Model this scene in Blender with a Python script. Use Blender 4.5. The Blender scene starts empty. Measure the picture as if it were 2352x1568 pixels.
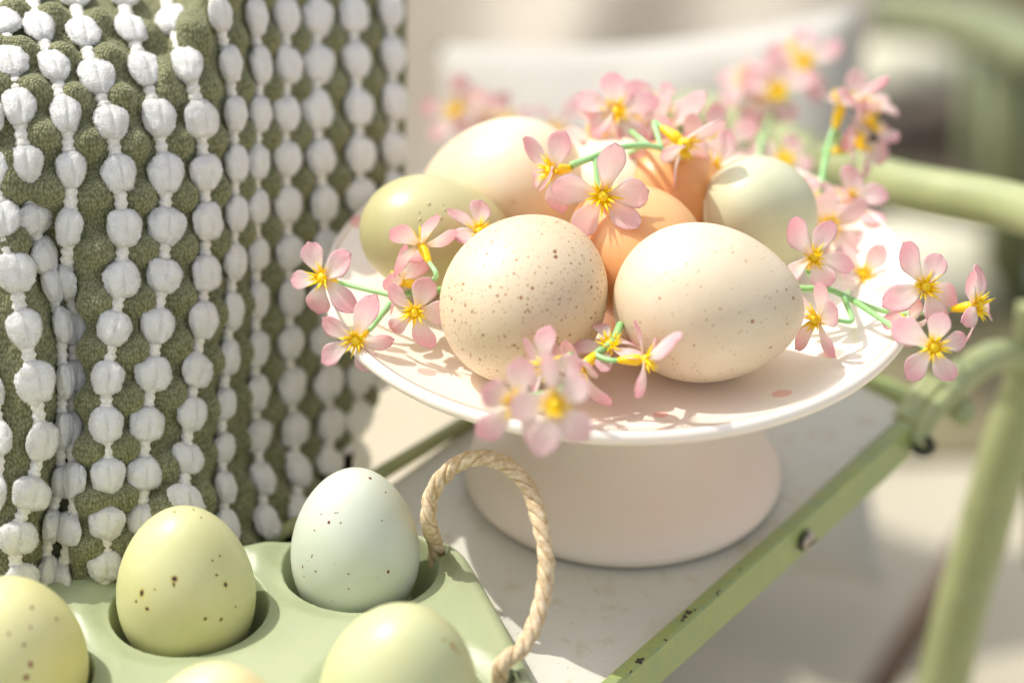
import bpy, bmesh, math, random
import numpy as np
from mathutils import Vector, Matrix, noise
from mathutils.bvhtree import BVHTree
random.seed(7)
S = bpy.context.scene
COL = S.collection

# ------------------------------------------------------------------ camera
F = 5553.0                      # focal length in pixels of a 2352 px wide frame
PITCH = math.radians(31.7)
cR = Vector((1, 0, 0)); cU = Vector((0, math.sin(PITCH), math.cos(PITCH))); cW = Vector((0, math.cos(PITCH), -math.sin(PITCH)))
CAM = Vector((-.034156, -.665022, .464491))
cam = bpy.data.cameras.new('camera'); co = bpy.data.objects.new('camera', cam); COL.objects.link(co)
cam.sensor_width = 36; cam.lens = F / 2352 * 36; cam.clip_start = .01; cam.clip_end = 200
co.matrix_world = Matrix.Translation(CAM) @ Matrix((cR, cU, -cW)).transposed().to_4x4()
cam.dof.use_dof = True; cam.dof.focus_distance = .722; cam.dof.aperture_fstop = 3.9; cam.dof.aperture_blades = 9
S.camera = co

# ------------------------------------------------------------------ world, sun, exposure
SUNV = Vector((-.48, .26, .84)).normalized()
w = bpy.data.worlds.new('World'); S.world = w; w.use_nodes = True
nt = w.node_tree; bg = nt.nodes['Background']; sky = nt.nodes.new('ShaderNodeTexSky')
sky.sky_type = 'NISHITA'; sky.sun_disc = False
sky.sun_elevation = math.asin(SUNV.z); sky.sun_rotation = math.atan2(SUNV.x, SUNV.y)
sky.dust_density = 3.0; sky.air_density = 0.8; sky.ozone_density = 0.6
hs = nt.nodes.new('ShaderNodeHueSaturation'); hs.inputs['Saturation'].default_value = .40; nt.links.new(sky.outputs[0], hs.inputs['Color']); nt.links.new(hs.outputs[0], bg.inputs[0]); bg.inputs[1].default_value = .15
sl = bpy.data.lights.new('sun', 'SUN'); sl.energy = 2.15; sl.angle = math.radians(.55); sl.color = (1, .965, .90)
so = bpy.data.objects.new('sun', sl); COL.objects.link(so); so.rotation_euler = SUNV.to_track_quat('Z', 'Y').to_euler()
S.view_settings.view_transform = 'Standard'; S.view_settings.look = 'None'
S.view_settings.exposure = .72; S.view_settings.gamma = 1
S.render.engine = 'CYCLES'
cy = S.cycles; cy.use_denoising = True; cy.max_bounces = 10; cy.diffuse_bounces = 6; cy.transmission_bounces = 6
cy.sample_clamp_indirect = 6; cy.caustics_reflective = False; cy.caustics_refractive = False

# ------------------------------------------------------------------ helpers
def ray(x, y): return cW + cR * ((x - 1176) / F) + cU * ((784 - y) / F)
def PD(x, y, d): return CAM + ray(x, y) * d
def PZ(x, y, z):
    r = ray(x, y); return CAM + r * ((z - CAM.z) / r.z)
def cvec(x, y, z): return (cR * x + cU * y - cW * z).normalized()    # right, up, towards the viewer

def link(o, parent=None):
    COL.objects.link(o)
    if parent is not None: o.parent = parent
    return o
def tag(o, label=None, cat=None, group=None, kind=None):
    if label: o['label'] = label
    if cat: o['category'] = cat
    if group: o['group'] = group
    if kind: o['kind'] = kind
    return o
def empty(name, loc=(0, 0, 0)):
    o = bpy.data.objects.new(name, None); o.location = loc; o.empty_display_size = .01
    return link(o)
def mesh(name, verts, faces, mat=None, smooth=True):
    m = bpy.data.meshes.new(name); m.from_pydata([tuple(v) for v in verts], [], faces); m.update()
    if mat: m.materials.append(mat)
    if smooth: m.polygons.foreach_set('use_smooth', [True] * len(m.polygons))
    return m
def obj(name, m, parent=None, loc=None):
    o = bpy.data.objects.new(name, m)
    link(o, parent)
    if parent is not None: o.matrix_parent_inverse = Matrix.Translation(-parent.location) if loc is None else Matrix()
    if loc is not None: o.location = loc
    return o
def bm_mesh(name, bm, mat=None, smooth=True):
    m = bpy.data.meshes.new(name); bm.to_mesh(m); bm.free()
    if mat: m.materials.append(mat)
    if smooth: m.polygons.foreach_set('use_smooth', [True] * len(m.polygons))
    return m
def spline(pts, n):
    """Catmull-Rom through pts, about n samples per span"""
    P = [Vector(p) for p in pts]
    if len(P) == 2: return [P[0].lerp(P[1], i / n) for i in range(n + 1)]
    P = [P[0] * 2 - P[1]] + P + [P[-1] * 2 - P[-2]]
    out = []
    for k in range(1, len(P) - 2):
        a, b, c, d = P[k - 1], P[k], P[k + 1], P[k + 2]
        for i in range(n):
            t = i / n
            out.append(.5 * ((2 * b) + (c - a) * t + (2 * a - 5 * b + 4 * c - d) * t * t + (3 * b - a - 3 * c + d) * t ** 3))
    out.append(P[-2]); return out
def frames(path):
    T = []
    for i in range(len(path)):
        T.append((path[min(i + 1, len(path) - 1)] - path[max(i - 1, 0)]).normalized())
    n = T[0].orthogonal().normalized(); N = []
    for t in T:
        n = (n - t * n.dot(t)).normalized(); N.append(n.copy())
    return T, N
def tube(path, rad, seg=10, flat=None):
    """verts, faces of a tube; rad is a number or function(0..1)"""
    T, N = frames(path); V = []; Fc = []
    L = len(path)
    for i, p in enumerate(path):
        r = rad(i / (L - 1)) if callable(rad) else rad
        b = T[i].cross(N[i])
        for k in range(seg):
            a = 2 * math.pi * k / seg
            V.append(p + N[i] * (math.cos(a) * r) + b * (math.sin(a) * r))
    for i in range(L - 1):
        for k in range(seg):
            k2 = (k + 1) % seg
            Fc.append((i * seg + k, i * seg + k2, (i + 1) * seg + k2, (i + 1) * seg + k))
    Fc.append(tuple(range(seg - 1, -1, -1))); Fc.append(tuple((L - 1) * seg + k for k in range(seg)))
    return V, Fc
def join(parts):
    V = []; Fc = []
    for v, f in parts:
        o = len(V); V += list(v); Fc += [tuple(i + o for i in q) for q in f]
    return V, Fc
def lathe(prof, seg=96, off=None):
    V = []; Fc = []
    for i, (r, z) in enumerate(prof):
        ox = off(z) if off else 0
        for k in range(seg):
            a = 2 * math.pi * k / seg; V.append(Vector((r * math.cos(a) + ox, r * math.sin(a), z)))
    for i in range(len(prof) - 1):
        for k in range(seg):
            k2 = (k + 1) % seg; Fc.append((i * seg + k, i * seg + k2, (i + 1) * seg + k2, (i + 1) * seg + k))
    return V, Fc
def box(c, ax, ay, az, bev=0):
    """oriented box with half-axis vectors; returns bmesh"""
    bm = bmesh.new()
    vs = [bm.verts.new(Vector(c) + ax * i + ay * j + az * k) for i in (-1, 1) for j in (-1, 1) for k in (-1, 1)]
    for f in ((0, 1, 3, 2), (4, 6, 7, 5), (0, 4, 5, 1), (2, 3, 7, 6), (0, 2, 6, 4), (1, 5, 7, 3)): bm.faces.new([vs[i] for i in f])
    bmesh.ops.recalc_face_normals(bm, faces=bm.faces)
    if bev: bmesh.ops.bevel(bm, geom=list(bm.edges), offset=bev, segments=3, affect='EDGES', profile=.6)
    return bm

# ------------------------------------------------------------------ material helpers
class NT:
    def __init__(s, name):
        s.m = bpy.data.materials.new(name); s.m.use_nodes = True; s.t = s.m.node_tree
        s.b = s.t.nodes['Principled BSDF']; s.b.inputs['Subsurface Radius'].default_value = (1, .85, .7)
    def n(s, kind, **kw):
        x = s.t.nodes.new('ShaderNode' + kind)
        for k, v in kw.items(): setattr(x, k, v)
        return x
    def l(s, a, b): s.t.links.new(a, b)
    def set(s, **kw):
        for k, v in kw.items():
            k = k.replace('_', ' ')
            s.b.inputs[k].default_value = v
        return s
    def obj(s): return s.n('TexCoord').outputs['Object']
    def noise(s, scale, vec=None, detail=3, rough=.5, dist=0):
        x = s.n('TexNoise'); x.inputs['Scale'].default_value = scale; x.inputs['Detail'].default_value = detail
        x.inputs['Roughness'].default_value = rough; x.inputs['Distortion'].default_value = dist
        s.l(vec if vec is not None else s.obj(), x.inputs['Vector']); return x
    def ramp(s, fac, stops):
        x = s.n('ValToRGB'); e = x.color_ramp.elements
        while len(e) < len(stops): e.new(.5)
        for q, (p, c) in zip(e, stops):
            q.position = p; q.color = (c, c, c, 1) if not hasattr(c, '__len__') else (*c, 1)
        s.l(fac, x.inputs['Fac']); return x.outputs['Color']
    def mix(s, fac, a, b, mode='MIX'):
        x = s.n('Mix', data_type='RGBA', blend_type=mode)
        for sock, v in ((x.inputs[0], fac), (x.inputs[6], a), (x.inputs[7], b)):
            if isinstance(v, (int, float)): sock.default_value = v
            elif isinstance(v, tuple): sock.default_value = (*v, 1)
            else: s.l(v, sock)
        return x.outputs[2]
    def math(s, op, a, b=0, c=0):
        x = s.n('Math', operation=op)
        for sock, v in zip(x.inputs, (a, b, c)):
            if isinstance(v, (int, float)): sock.default_value = v
            else: s.l(v, sock)
        return x.outputs[0]
    def bump(s, h, strength=.3, dist=.0005, prev=None):
        x = s.n('Bump'); x.inputs['Strength'].default_value = strength; x.inputs['Distance'].default_value = dist
        s.l(h, x.inputs['Height'])
        if prev is not None: s.l(prev, x.inputs['Normal'])
        s.l(x.outputs[0], s.b.inputs['Normal']); return x.outputs[0]
    def color(s, c): s.l(c, s.b.inputs['Base Color'])

def srgb(r, g, b):
    f = lambda c: ((c / 255 + .055) / 1.055) ** 2.4 if c > 10 else c / 255 / 12.92
    return (f(r), f(g), f(b))

def layer(M, vec, scale, rmin, rmax, present, seedoff):
    """mask of round specks: voronoi cells, each with its own radius, some empty"""
    mp = M.n('Mapping'); mp.inputs['Location'].default_value = (seedoff, seedoff * .7, -seedoff); M.l(vec, mp.inputs['Vector'])
    v = M.n('TexVoronoi'); v.inputs['Scale'].default_value = scale; v.inputs['Randomness'].default_value = 1
    M.l(mp.outputs[0], v.inputs['Vector'])
    sp = M.n('SeparateColor'); M.l(v.outputs['Color'], sp.inputs[0])
    rr = M.math('MULTIPLY_ADD', M.math('POWER', sp.outputs[0], 3), rmax - rmin, rmin)
    on = M.math('LESS_THAN', sp.outputs[1], present)
    d = M.math('DIVIDE', v.outputs['Distance'], rr)
    mask = M.n('MapRange', interpolation_type='SMOOTHSTEP'); M.l(d, mask.inputs[0])
    mask.inputs[1].default_value = 1.05; mask.inputs[2].default_value = .55
    mask.inputs[3].default_value = 0; mask.inputs[4].default_value = 1
    return M.math('MULTIPLY', mask.outputs[0], on), sp.outputs[2]

def egg_mat(name, base, base2, specks=(), spots=(), spotcol=(.08, .02, .02), halo=None, rough=.38, sss=.12, bumpy=.25, blotch=.5):
    M = NT(name); o = M.obj()
    nz = M.noise(38, o, 4, .6).outputs[0]
    c = M.mix(M.ramp(nz, ((.35, 0.), (.7, 1.))), base, base2)
    wv = M.noise(420, o, 2, .5); add = M.n('VectorMath', operation='MULTIPLY_ADD')
    M.l(wv.outputs['Color'], add.inputs[0]); add.inputs[1].default_value = (.0009,) * 3; M.l(o, add.inputs[2])
    vv = add.outputs[0]
    for i, (scale, r0, r1, pres, col, op) in enumerate(specks):
        m, rnd = layer(M, vv, scale, r0, r1, pres, i * 1.37 + .2)
        m = M.math('MULTIPLY', m, M.math('MULTIPLY_ADD', rnd, op * .7, op * .3))
        c = M.mix(m, c, col)
    for (px, py, pz, r, el) in spots:
        sb = M.n('VectorMath', operation='SUBTRACT'); M.l(vv, sb.inputs[0]); sb.inputs[1].default_value = (px + .00045, py + .00045, pz + .00045)
        sc = M.n('VectorMath', operation='MULTIPLY'); M.l(sb.outputs[0], sc.inputs[0]); sc.inputs[1].default_value = (1, 1, 1 / el)
        ln = M.n('VectorMath', operation='LENGTH'); M.l(sc.outputs[0], ln.inputs[0])
        d = M.math('DIVIDE', ln.outputs['Value'], r)
        if halo: c = M.mix(M.ramp(M.math('MULTIPLY', d, .4), ((.35, .75), (.75, 0.))), c, halo)
        c = M.mix(M.ramp(M.math('MULTIPLY', d, .5), ((.36, 1.), (.56, 0.))), c, spotcol)
    M.color(c); M.set(Roughness=rough, Subsurface_Weight=sss, Subsurface_Scale=.004, Subsurface_Radius=(1, .7, .45), Specular_IOR_Level=.45)
    M.bump(M.noise(1500, o, 2).outputs[0], bumpy, .0002)
    return M.m

# ------------------------------------------------------------------ eggs
def egg_profile(t, k=.13):          # t = cos(theta) ; +1 is the pointed end
    return math.sqrt(max(0, 1 - t * t)) * (1 - k * t + .03 * (1 - t * t))
def egg_mesh(name, L, Wd, mat, k=.13):
    n, seg = 48, 64; V = [Vector((0, 0, L / 2))]; Fc = []
    for i in range(1, n):
        t = math.cos(math.pi * i / n); r = egg_profile(t, k) * Wd / 2
        for j in range(seg):
            a = 2 * math.pi * j / seg; V.append(Vector((r * math.cos(a), r * math.sin(a), t * L / 2)))
    V.append(Vector((0, 0, -L / 2)))
    for j in range(seg): Fc.append((0, 1 + j, 1 + (j + 1) % seg))
    for i in range(n - 2):
        for j in range(seg):
            a = 1 + i * seg; b = a + seg; Fc.append((a + j, b + j, b + (j + 1) % seg, a + (j + 1) % seg))
    e = len(V) - 1; a = 1 + (n - 2) * seg
    for j in range(seg): Fc.append((e, a + (j + 1) % seg, a + j))
    return mesh(name, V, Fc, mat)
def egg(name, px, py, z, L, Wd, axis, label, group, matf, k=.13, spots=(), **kw):
    c = PZ(px, py, z); ax = cvec(*axis)
    rot = ax.to_track_quat('Z', 'Y').to_matrix()
    loc = []
    for (sx, sy, r, el) in spots:       # find where a photographed spot lies on this shell
        rr = ray(sx, sy).normalized(); d = (c - CAM).length - max(L, Wd) * .7; hit = None
        for i in range(2000):
            p = CAM + rr * (d + i * .00004); q = rot.transposed() @ (p - c)
            t = q.z / (L / 2)
            if abs(t) < 1 and math.hypot(q.x, q.y) < egg_profile(t, k) * Wd / 2: hit = q; break
        if hit is not None: loc.append((hit.x, hit.y, hit.z, r, el))
    m = egg_mesh(name, L, Wd, matf(loc), k)
    o = link(bpy.data.objects.new(name, m)); o.location = c; o.rotation_mode = 'QUATERNION'; o.rotation_quaternion = rot.to_quaternion()
    tag(o, label, 'egg', group); return o

PZc = .0735                     # height of the well of the plate
BR = srgb(150, 105, 70)
g1 = 'eggs heaped on the cake stand'
cream_sp = ((640, .14, .42, .95, srgb(160, 112, 66), 1.4), (950, .16, .42, .85, srgb(170, 126, 80), 1.1), (360, .05, .16, .8, srgb(150, 100, 60), 1.3), (150, .010, .035, .35, srgb(140, 88, 52), 1.3))
egg('egg', 1207, 684, PZc + .0228, .0555, .0470, (.55, .62, -.55), 'cream egg densely freckled with fine brown specks, front left on the plate', g1,
    lambda s: egg_mat('freckled cream eggshell', srgb(224, 205, 174), srgb(216, 194, 160), cream_sp, s, srgb(140, 95, 60), bumpy=.45, rough=.46), k=.05,
    spots=((1275, 578, .0006, 1.4), (1276, 590, .0006, 1.4), (1359, 660, .0005, 1.6), (1181, 793, .0005, 1), (1212, 712, .0004, 1), (1290, 735, .0004, 1), (1240, 770, .0004, 1)))
egg('egg', 1627, 697, PZc + .0225, .0570, .0460, (.97, -.10, .12), 'pale cream egg with sparse tan freckles, front right on the plate pointing right', g1,
    lambda s: egg_mat('sparsely freckled cream eggshell', srgb(228, 212, 184), srgb(220, 201, 170), ((300, .06, .22, .75, srgb(190, 138, 86), 1.1), (620, .12, .36, .8, srgb(178, 128, 80), 1.1), (150, .015, .07, .7, srgb(182, 124, 72), 1.1)), s, srgb(175, 125, 85)), k=.12,
    spots=((1728, 738, .0007, 1), (1822, 685, .0006, 1.3), (1826, 790, .0006, 1), (1770, 798, .0005, 1), (1905, 842, .0005, 1)))
egg('egg', 1003, 538, PZc + .0195, .0490, .0355, (.95, -.12, -.1), 'olive green egg with small shell bumps, lying at the left of the plate', g1,
    lambda s: egg_mat('olive eggshell', srgb(198, 191, 146), srgb(186, 179, 126), ((130, .03, .10, .3, srgb(232, 228, 195), .7),), s, rough=.33))
egg('egg', 1152, 428, PZc + .0210, .0560, .0420, (-.9, -.15, -.3), 'large cream egg with soft tan spots, behind the olive egg', g1,
    lambda s: egg_mat('tan spotted cream eggshell', srgb(236, 219, 188), srgb(230, 207, 170), ((85, .03, .17, .6, srgb(205, 160, 110), .6),), s, rough=.28))
egg('egg', 1452, 572, PZc + .0225, .0470, .0400, (-.5, .5, -.6), 'smooth orange egg between the two freckled cream eggs', g1,
    lambda s: egg_mat('orange eggshell', srgb(240, 184, 128), srgb(234, 170, 110), ((240, .05, .2, .3, srgb(245, 195, 145), .6),), s, srgb(200, 120, 70), sss=.25, rough=.4), spots=((1560, 467, .0005, 1),))
egg('egg', 1536, 448, PZc + .0190, .0430, .0350, (.2, .2, -.9), 'deep orange egg half hidden behind the smooth orange egg', g1,
    lambda s: egg_mat('deep orange eggshell', srgb(240, 178, 118), srgb(234, 166, 104), (), s, sss=.25))
egg('egg', 1739, 490, PZc + .0195, .0440, .0365, (-.25, .25, .8), 'pale sage green egg at the right of the heap, one end towards the viewer', g1,
    lambda s: egg_mat('pale sage eggshell', srgb(214, 213, 178), srgb(204, 205, 168), ((400, .05, .2, .4, srgb(235, 235, 212), .5),), s, rough=.42))
egg('egg', 1400, 440, PZc + .0185, .0470, .0350, (-.9, .1, -.4), 'white egg under the pink blossoms at the back of the heap', g1,
    lambda s: egg_mat('white eggshell', srgb(240, 224, 200), srgb(236, 214, 186), (), s))

# water drops on the olive egg
W_ = NT('water'); W_.set(Roughness=.02, Transmission_Weight=1.0, IOR=1.33); WATER = W_.m
W_.set(Roughness=.03, Transmission_Weight=0.0, Specular_IOR_Level=1.0, Coat_Weight=1.0, Coat_Roughness=.02); W_.color(W_.mix(.5, srgb(205, 198, 155), srgb(196, 188, 140)))
olive = [o for o in bpy.data.objects if o.name == 'egg.002'][0]
dep = bpy.context.evaluated_depsgraph_get(); dep.update()
im = olive.matrix_basis.inverted()
for x, y, rad in ((985, 468, .0006), (1022, 482, .0004), (962, 487, .0004), (964, 504, .0005), (1012, 500, .0005), (952, 560, .0005), (1018, 470, .0003), (930, 520, .0004), (1050, 470, .0003)):
    hit, loc, nor, _ = olive.ray_cast(im @ CAM, (im.to_3x3() @ ray(x, y)).normalized())
    if not hit: continue
    v, f = lathe([(.0001, rad * .62), (rad * .5, rad * .54), (rad * .85, rad * .3), (rad, 0)], 14)
    rot = nor.to_track_quat('Z', 'Y').to_matrix()
    d_ = bpy.data.objects.new('water_drop', mesh('water_drop', [rot @ q_ + loc + nor * .00003 for q_ in v], f, WATER)); link(d_, olive)

# ------------------------------------------------------------------ cake stand
stand = empty('cake_stand'); tag(stand, 'glossy cream ceramic cake stand with pink polka dots on the plate, holding eggs', 'cake stand')
RZ = .080; RR = .0945
M = NT('cream glazed ceramic'); o = M.obj()
c = M.mix(M.ramp(M.noise(22, o, 3).outputs[0], ((.35, 0.), (.7, 1.))), srgb(248, 238, 224), srgb(245, 231, 216))
# dots of pink glaze round the rim (flat print), at the places seen on the plate
dots = [(980, 842, 1), (1518, 930, .8), (1797, 889, 1), (1916, 792, 1.1), (1962, 543, 1.1), (822, 524, 1.1), (1240, 905, 1), (2030, 660, 1)]
pts = []
for (x, y, s) in dots:
    q = PZ(x, y, RZ - .0025); pts.append((q.x, q.y, .0030 * s))
for a in (60, 85, 110, 132): pts.append((.078 * math.cos(math.radians(a)), .078 * math.sin(math.radians(a)), .0030))
wob = M.noise(250, o, 1); wv = M.n('VectorMath', operation='MULTIPLY_ADD'); M.l(wob.outputs['Color'], wv.inputs[0]); wv.inputs[1].default_value = (.0006,) * 3; M.l(o, wv.inputs[2])
for (x, y, r) in pts:
    sb = M.n('VectorMath', operation='SUBTRACT'); M.l(wv.outputs[0], sb.inputs[0]); sb.inputs[1].default_value = (x + .0003, y + .0003, 0)
    sc = M.n('VectorMath', operation='MULTIPLY'); M.l(sb.outputs[0], sc.inputs[0]); sc.inputs[1].default_value = (1, 1, 0)
    ln = M.n('VectorMath', operation='LENGTH'); M.l(sc.outputs[0], ln.inputs[0])
    c = M.mix(M.ramp(M.math('MULTIPLY', ln.outputs['Value'], .5 / r), ((.44, .85), (.54, 0.))), c, srgb(243, 176, 166))
# a few crumbs of dirt on the glaze
m, _ = layer(M, o, 55, .006, .02, .30, 4.1); c = M.mix(m, c, srgb(110, 85, 65))
M.color(c); M.set(Roughness=.16, Specular_IOR_Level=.5, Subsurface_Weight=.06, Subsurface_Scale=.003, Coat_Weight=.4, Coat_Roughness=.06)
M.bump(M.noise(55, o, 2).outputs[0], .08, .002)
glaze = M.m
prof = [(0.0001, .0712), (.03, .0712), (.055, .0716), (.068, .0728), (.078, .0750), (.086, .0775), (.0905, .0795), (.0925, RZ + .0006)]
for i in range(9):
    a = math.radians(115 - i * 29); prof.append((RR - .0021 + .0021 * math.cos(a), RZ - .0016 + .0023 * math.sin(a)))
prof += [(.088, .0735), (.075, .0690), (.055, .0655), (.030, .0630), (.0205, .0615)]
v, f = lathe(prof, 160); obj('plate', mesh('plate', v, f, glaze), stand)
M = NT('matte cream ceramic'); o = M.obj()
M.color(M.mix(M.ramp(M.noise(30, o, 4).outputs[0], ((.35, 0.), (.7, 1.))), srgb(234, 221, 202), srgb(237, 217, 200)))
M.set(Roughness=.42, Subsurface_Weight=.05, Subsurface_Scale=.003); M.bump(M.noise(120, o, 3).outputs[0], .12, .0008)
matte = M.m
fp = [(.0210, .0625), (.0195, .056), (.0190, .050), (.0200, .043), (.0225, .036), (.0265, .029), (.0320, .0225), (.0385, .0170), (.0450, .0125), (.0498, .0088), (.0522, .0060), (.0529, .0042), (.0522, .0022), (.0500, .0008), (.0470, .0006), (.045, .002)]
v, f = lathe(spl2 := [(p.x, p.y) for p in spline([(a, b, 0) for a, b in fp], 4)], 128, lambda z: .0030 * (1 - z / .0625)); obj('pedestal_foot', mesh('pedestal_foot', v, f, matte), stand)

# ------------------------------------------------------------------ green metal frame and narrow white shelf
def green_paint(name, a, b, chips=True, scale=1, marks=()):
    M = NT(name); o = M.obj()
    c = M.mix(M.ramp(M.noise(60 * scale, o, 5, .65).outputs[0], ((.38, 0.), (.66, 1.))), a, b)
    mp = M.n('Mapping'); mp.inputs['Rotation'].default_value = (0, 0, math.radians(-52)); mp.inputs['Scale'].default_value = (60, 700, 700); M.l(o, mp.inputs['Vector'])
    c = M.mix(M.ramp(M.noise(1, mp.outputs[0], 4, .7).outputs[0], ((.50, 0.), (.66, .8))), c, srgb(132, 152, 118))
    if chips:
        ch = M.ramp(M.noise(330, o, 3, .6).outputs[0], ((.70, 0.), (.73, 1.)))
        big = M.ramp(M.noise(45, o, 2).outputs[0], ((.50, 0.), (.58, 1.)))
        c = M.mix(M.math('MULTIPLY', ch, big), c, srgb(55, 52, 42))
    wv = M.noise(900, o, 2, .6); add = M.n('VectorMath', operation='MULTIPLY_ADD'); M.l(wv.outputs['Color'], add.inputs[0]); add.inputs[1].default_value = (.0022,) * 3; M.l(o, add.inputs[2])
    for (q, rad) in marks:
        sb = M.n('VectorMath', operation='SUBTRACT'); M.l(add.outputs[0], sb.inputs[0]); sb.inputs[1].default_value = (q.x + .0011, q.y + .0011, q.z + .0011)
        ln = M.n('VectorMath', operation='LENGTH'); M.l(sb.outputs[0], ln.inputs[0])
        c = M.mix(M.ramp(M.math('MULTIPLY', ln.outputs['Value'], .5 / rad), ((.45, 1.), (.52, 0.))), c, srgb(52, 46, 34))
    M.color(c); M.set(Roughness=.38, Specular_IOR_Level=.5); M.bump(M.noise(300, o, 3).outputs[0], .25, .0004)
    return M.m
GREEN = green_paint('chipped sage green paint', srgb(156, 166, 96), srgb(142, 157, 96), marks=[(PZ(x, y, .0024), rad * 1.1) for x, y, rad in ((1468, 1516, .0011), (1474, 1512, .0007), (1572, 1415, .0009), (1581, 1405, .0011), (1566, 1424, .0006), (1597, 1400, .0005), (1648, 1362, .0006), (1530, 1468, .0006), (1520, 1480, .0004), (1450, 1540, .0005), (1420, 1560, .0005), (1652, 1356, .0005), (1700, 1305, .0004), (1500, 1500, .0004))])
GREEN2 = green_paint('sage green paint on tube', srgb(164, 168, 116), srgb(152, 158, 106), False)
frame = empty('metal_stand', (0, 0, 0)); tag(frame, 'sage green metal stand with a narrow white shelf under the cake stand', 'metal stand')
ang = math.radians(53.5); A = Vector((math.cos(ang), math.sin(ang), 0)); N_ = Vector((math.sin(ang), -math.cos(ang), 0)); Zv = Vector((0, 0, 1))
# shelf panel
M = NT('worn white painted sheet'); o = M.obj()
c = M.mix(M.ramp(M.noise(14, o, 4).outputs[0], ((.35, 0.), (.7, 1.))), srgb(212, 210, 198), srgb(203, 202, 190))
c = M.mix(M.ramp(M.noise(95, o, 5, .7).outputs[0], ((.54, 0.), (.70, .7))), c, srgb(190, 180, 146))
c = M.mix(M.ramp(M.noise(420, o, 3, .7).outputs[0], ((.66, 0.), (.70, .6))), c, srgb(150, 138, 108))
m, _ = layer(M, o, 70, .02, .09, .45, 2.2); c = M.mix(M.math('MULTIPLY', m, .7), c, srgb(150, 135, 105))
m, _ = layer(M, o, 200, .03, .10, .3, 7.2); c = M.mix(M.math('MULTIPLY', m, .7), c, srgb(95, 85, 70))
M.color(c); M.set(Roughness=.4); M.bump(M.noise(180, o, 4).outputs[0], .15, .0006)
near, far = -.34, .103
cen = A * ((near + far) / 2)
obj('shelf', bm_mesh('shelf', box(cen - Zv * .0012 + N_ * .0005, A * ((far - near) / 2), N_ * .0585, Zv * .0012, .0006), M.m), frame)
# right rail: an angle profile, a narrow lip on top and a tall outer face turned to the viewer
r0 = PZ(1379, 1568, .0015); r1 = PZ(2004, 1020, .0015)
rd = (r1 - r0).normalized(); rn = Vector((rd.y, -rd.x, 0))
ra = r0 - rd * .12; rb = r0 + rd * ((r1 - r0).length + .018)
sec = [(0, 0), (.0008, .0009), (.0042, .0009), (.0050, .0001), (.0052, -.0135), (.0046, -.0142), (.0036, -.0142), (.0032, -.0130), (.0030, -.0028), (.0004, -.0028)]
V = []; Fc = []
K = 60
for i in range(K + 1):
    p = ra.lerp(rb, i / K)
    for (u, z) in sec:
        wob = .00025 * noise.noise(Vector((i * .35, u * 300, z * 300)))
        V.append(p + rn * (u + wob) + Zv * (z + wob))
q = len(sec)
for i in range(K):
    for k in range(q): Fc.append((i * q + k, (i + 1) * q + k, (i + 1) * q + (k + 1) % q, i * q + (k + 1) % q))
Fc.append(tuple(range(q))); Fc.append(tuple(K * q + k for k in range(q - 1, -1, -1)))
m = mesh('side_rail', V, Fc, GREEN, False); obj('side_rail', m, frame)
# left rail: thin rod along the far-left edge
l0 = PZ(650, 1222, .002); l1 = PZ(1075, 966, .002); ld = (l1 - l0).normalized()
v, f = tube(spline([l0 - ld * .16, l0, l1, l1 + ld * .09], 4), .0026, 12); obj('edge_rod', mesh('edge_rod', v, f, GREEN2), frame)
# back bar
b0 = PZ(1500, 640, .0); b0 = PZ(1965, 868, -.001); b1 = PZ(2118, 945, -.001); bd = (b1 - b0).normalized()
obj('back_bar', bm_mesh('back_bar', box((b1 + b0 - bd * .09) / 2, bd * ((b1 - b0).length / 2 + .045), Vector((-bd.y, bd.x, 0)) * .0035, Zv * .0045, .001), GREEN), frame)
# corner bracket: two bent cheeks with a nut between
for dx, dy, s in ((0, 0, 1), (.006, -.004, 1), (-.008, .006, .9)):
    path = spline([PD(2075 + dx * 900, 1010, .84) + N_ * dy, PD(2110 + dx * 900, 940, .845) + N_ * dy, PD(2160, 880, .85) + N_ * dy], 5)
    v, f = tube(path, lambda t: .0042 * s * (1 - .2 * t), 10); obj('bracket', mesh('bracket', v, f, GREEN2), frame)
STEEL = NT('dull steel'); STEEL.set(Metallic=.35, Roughness=.4); STEEL.color(STEEL.mix(STEEL.ramp(STEEL.noise(400).outputs[0], ((.4, 0.), (.6, 1.))), srgb(200, 190, 176), srgb(165, 150, 135))); STEEL = STEEL.m
DARK = NT('dark gap'); DARK.set(Roughness=.8); DARK.b.inputs['Base Color'].default_value = (.03, .032, .02, 1); DARK = DARK.m
def disc(name, c, n, r, h, mat, slot=False, parent=frame):
    n = n.normalized(); prof = [(.0001, h), (r * .55, h * .97), (r * .85, h * .75), (r, h * .35), (r, 0)]
    v, f = lathe(prof, 28); rot = n.to_track_quat('Z', 'Y').to_matrix()
    o_ = obj(name, mesh(name, [rot @ x + Vector(c) for x in v], f, mat), parent)
    return o_
bo = PZ(1846, 1236, -.0055); bo = bo + rn * .0010
disc('bolt_hole_shade', bo - rd * .0009 + rn * .0002, rn, .0036, .0006, DARK); disc('bolt', bo, rn, .0033, .0024, STEEL)  # near-black disc stands for the shaded hole beside the bolt
obj('bolt_slot', bm_mesh('bolt_slot', box(bo + rn * .0024, rd * .0022, Zv * .0004, rn * .0002), DARK, False), frame)
disc('nut', PD(2122, 1022, .838), cvec(-.3, -.5, 1), .0042, .003, DARK)
disc('rivet', PD(2205, 948, .86), cvec(.5, .5, 1), .0055, .004, GREEN2)
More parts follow.
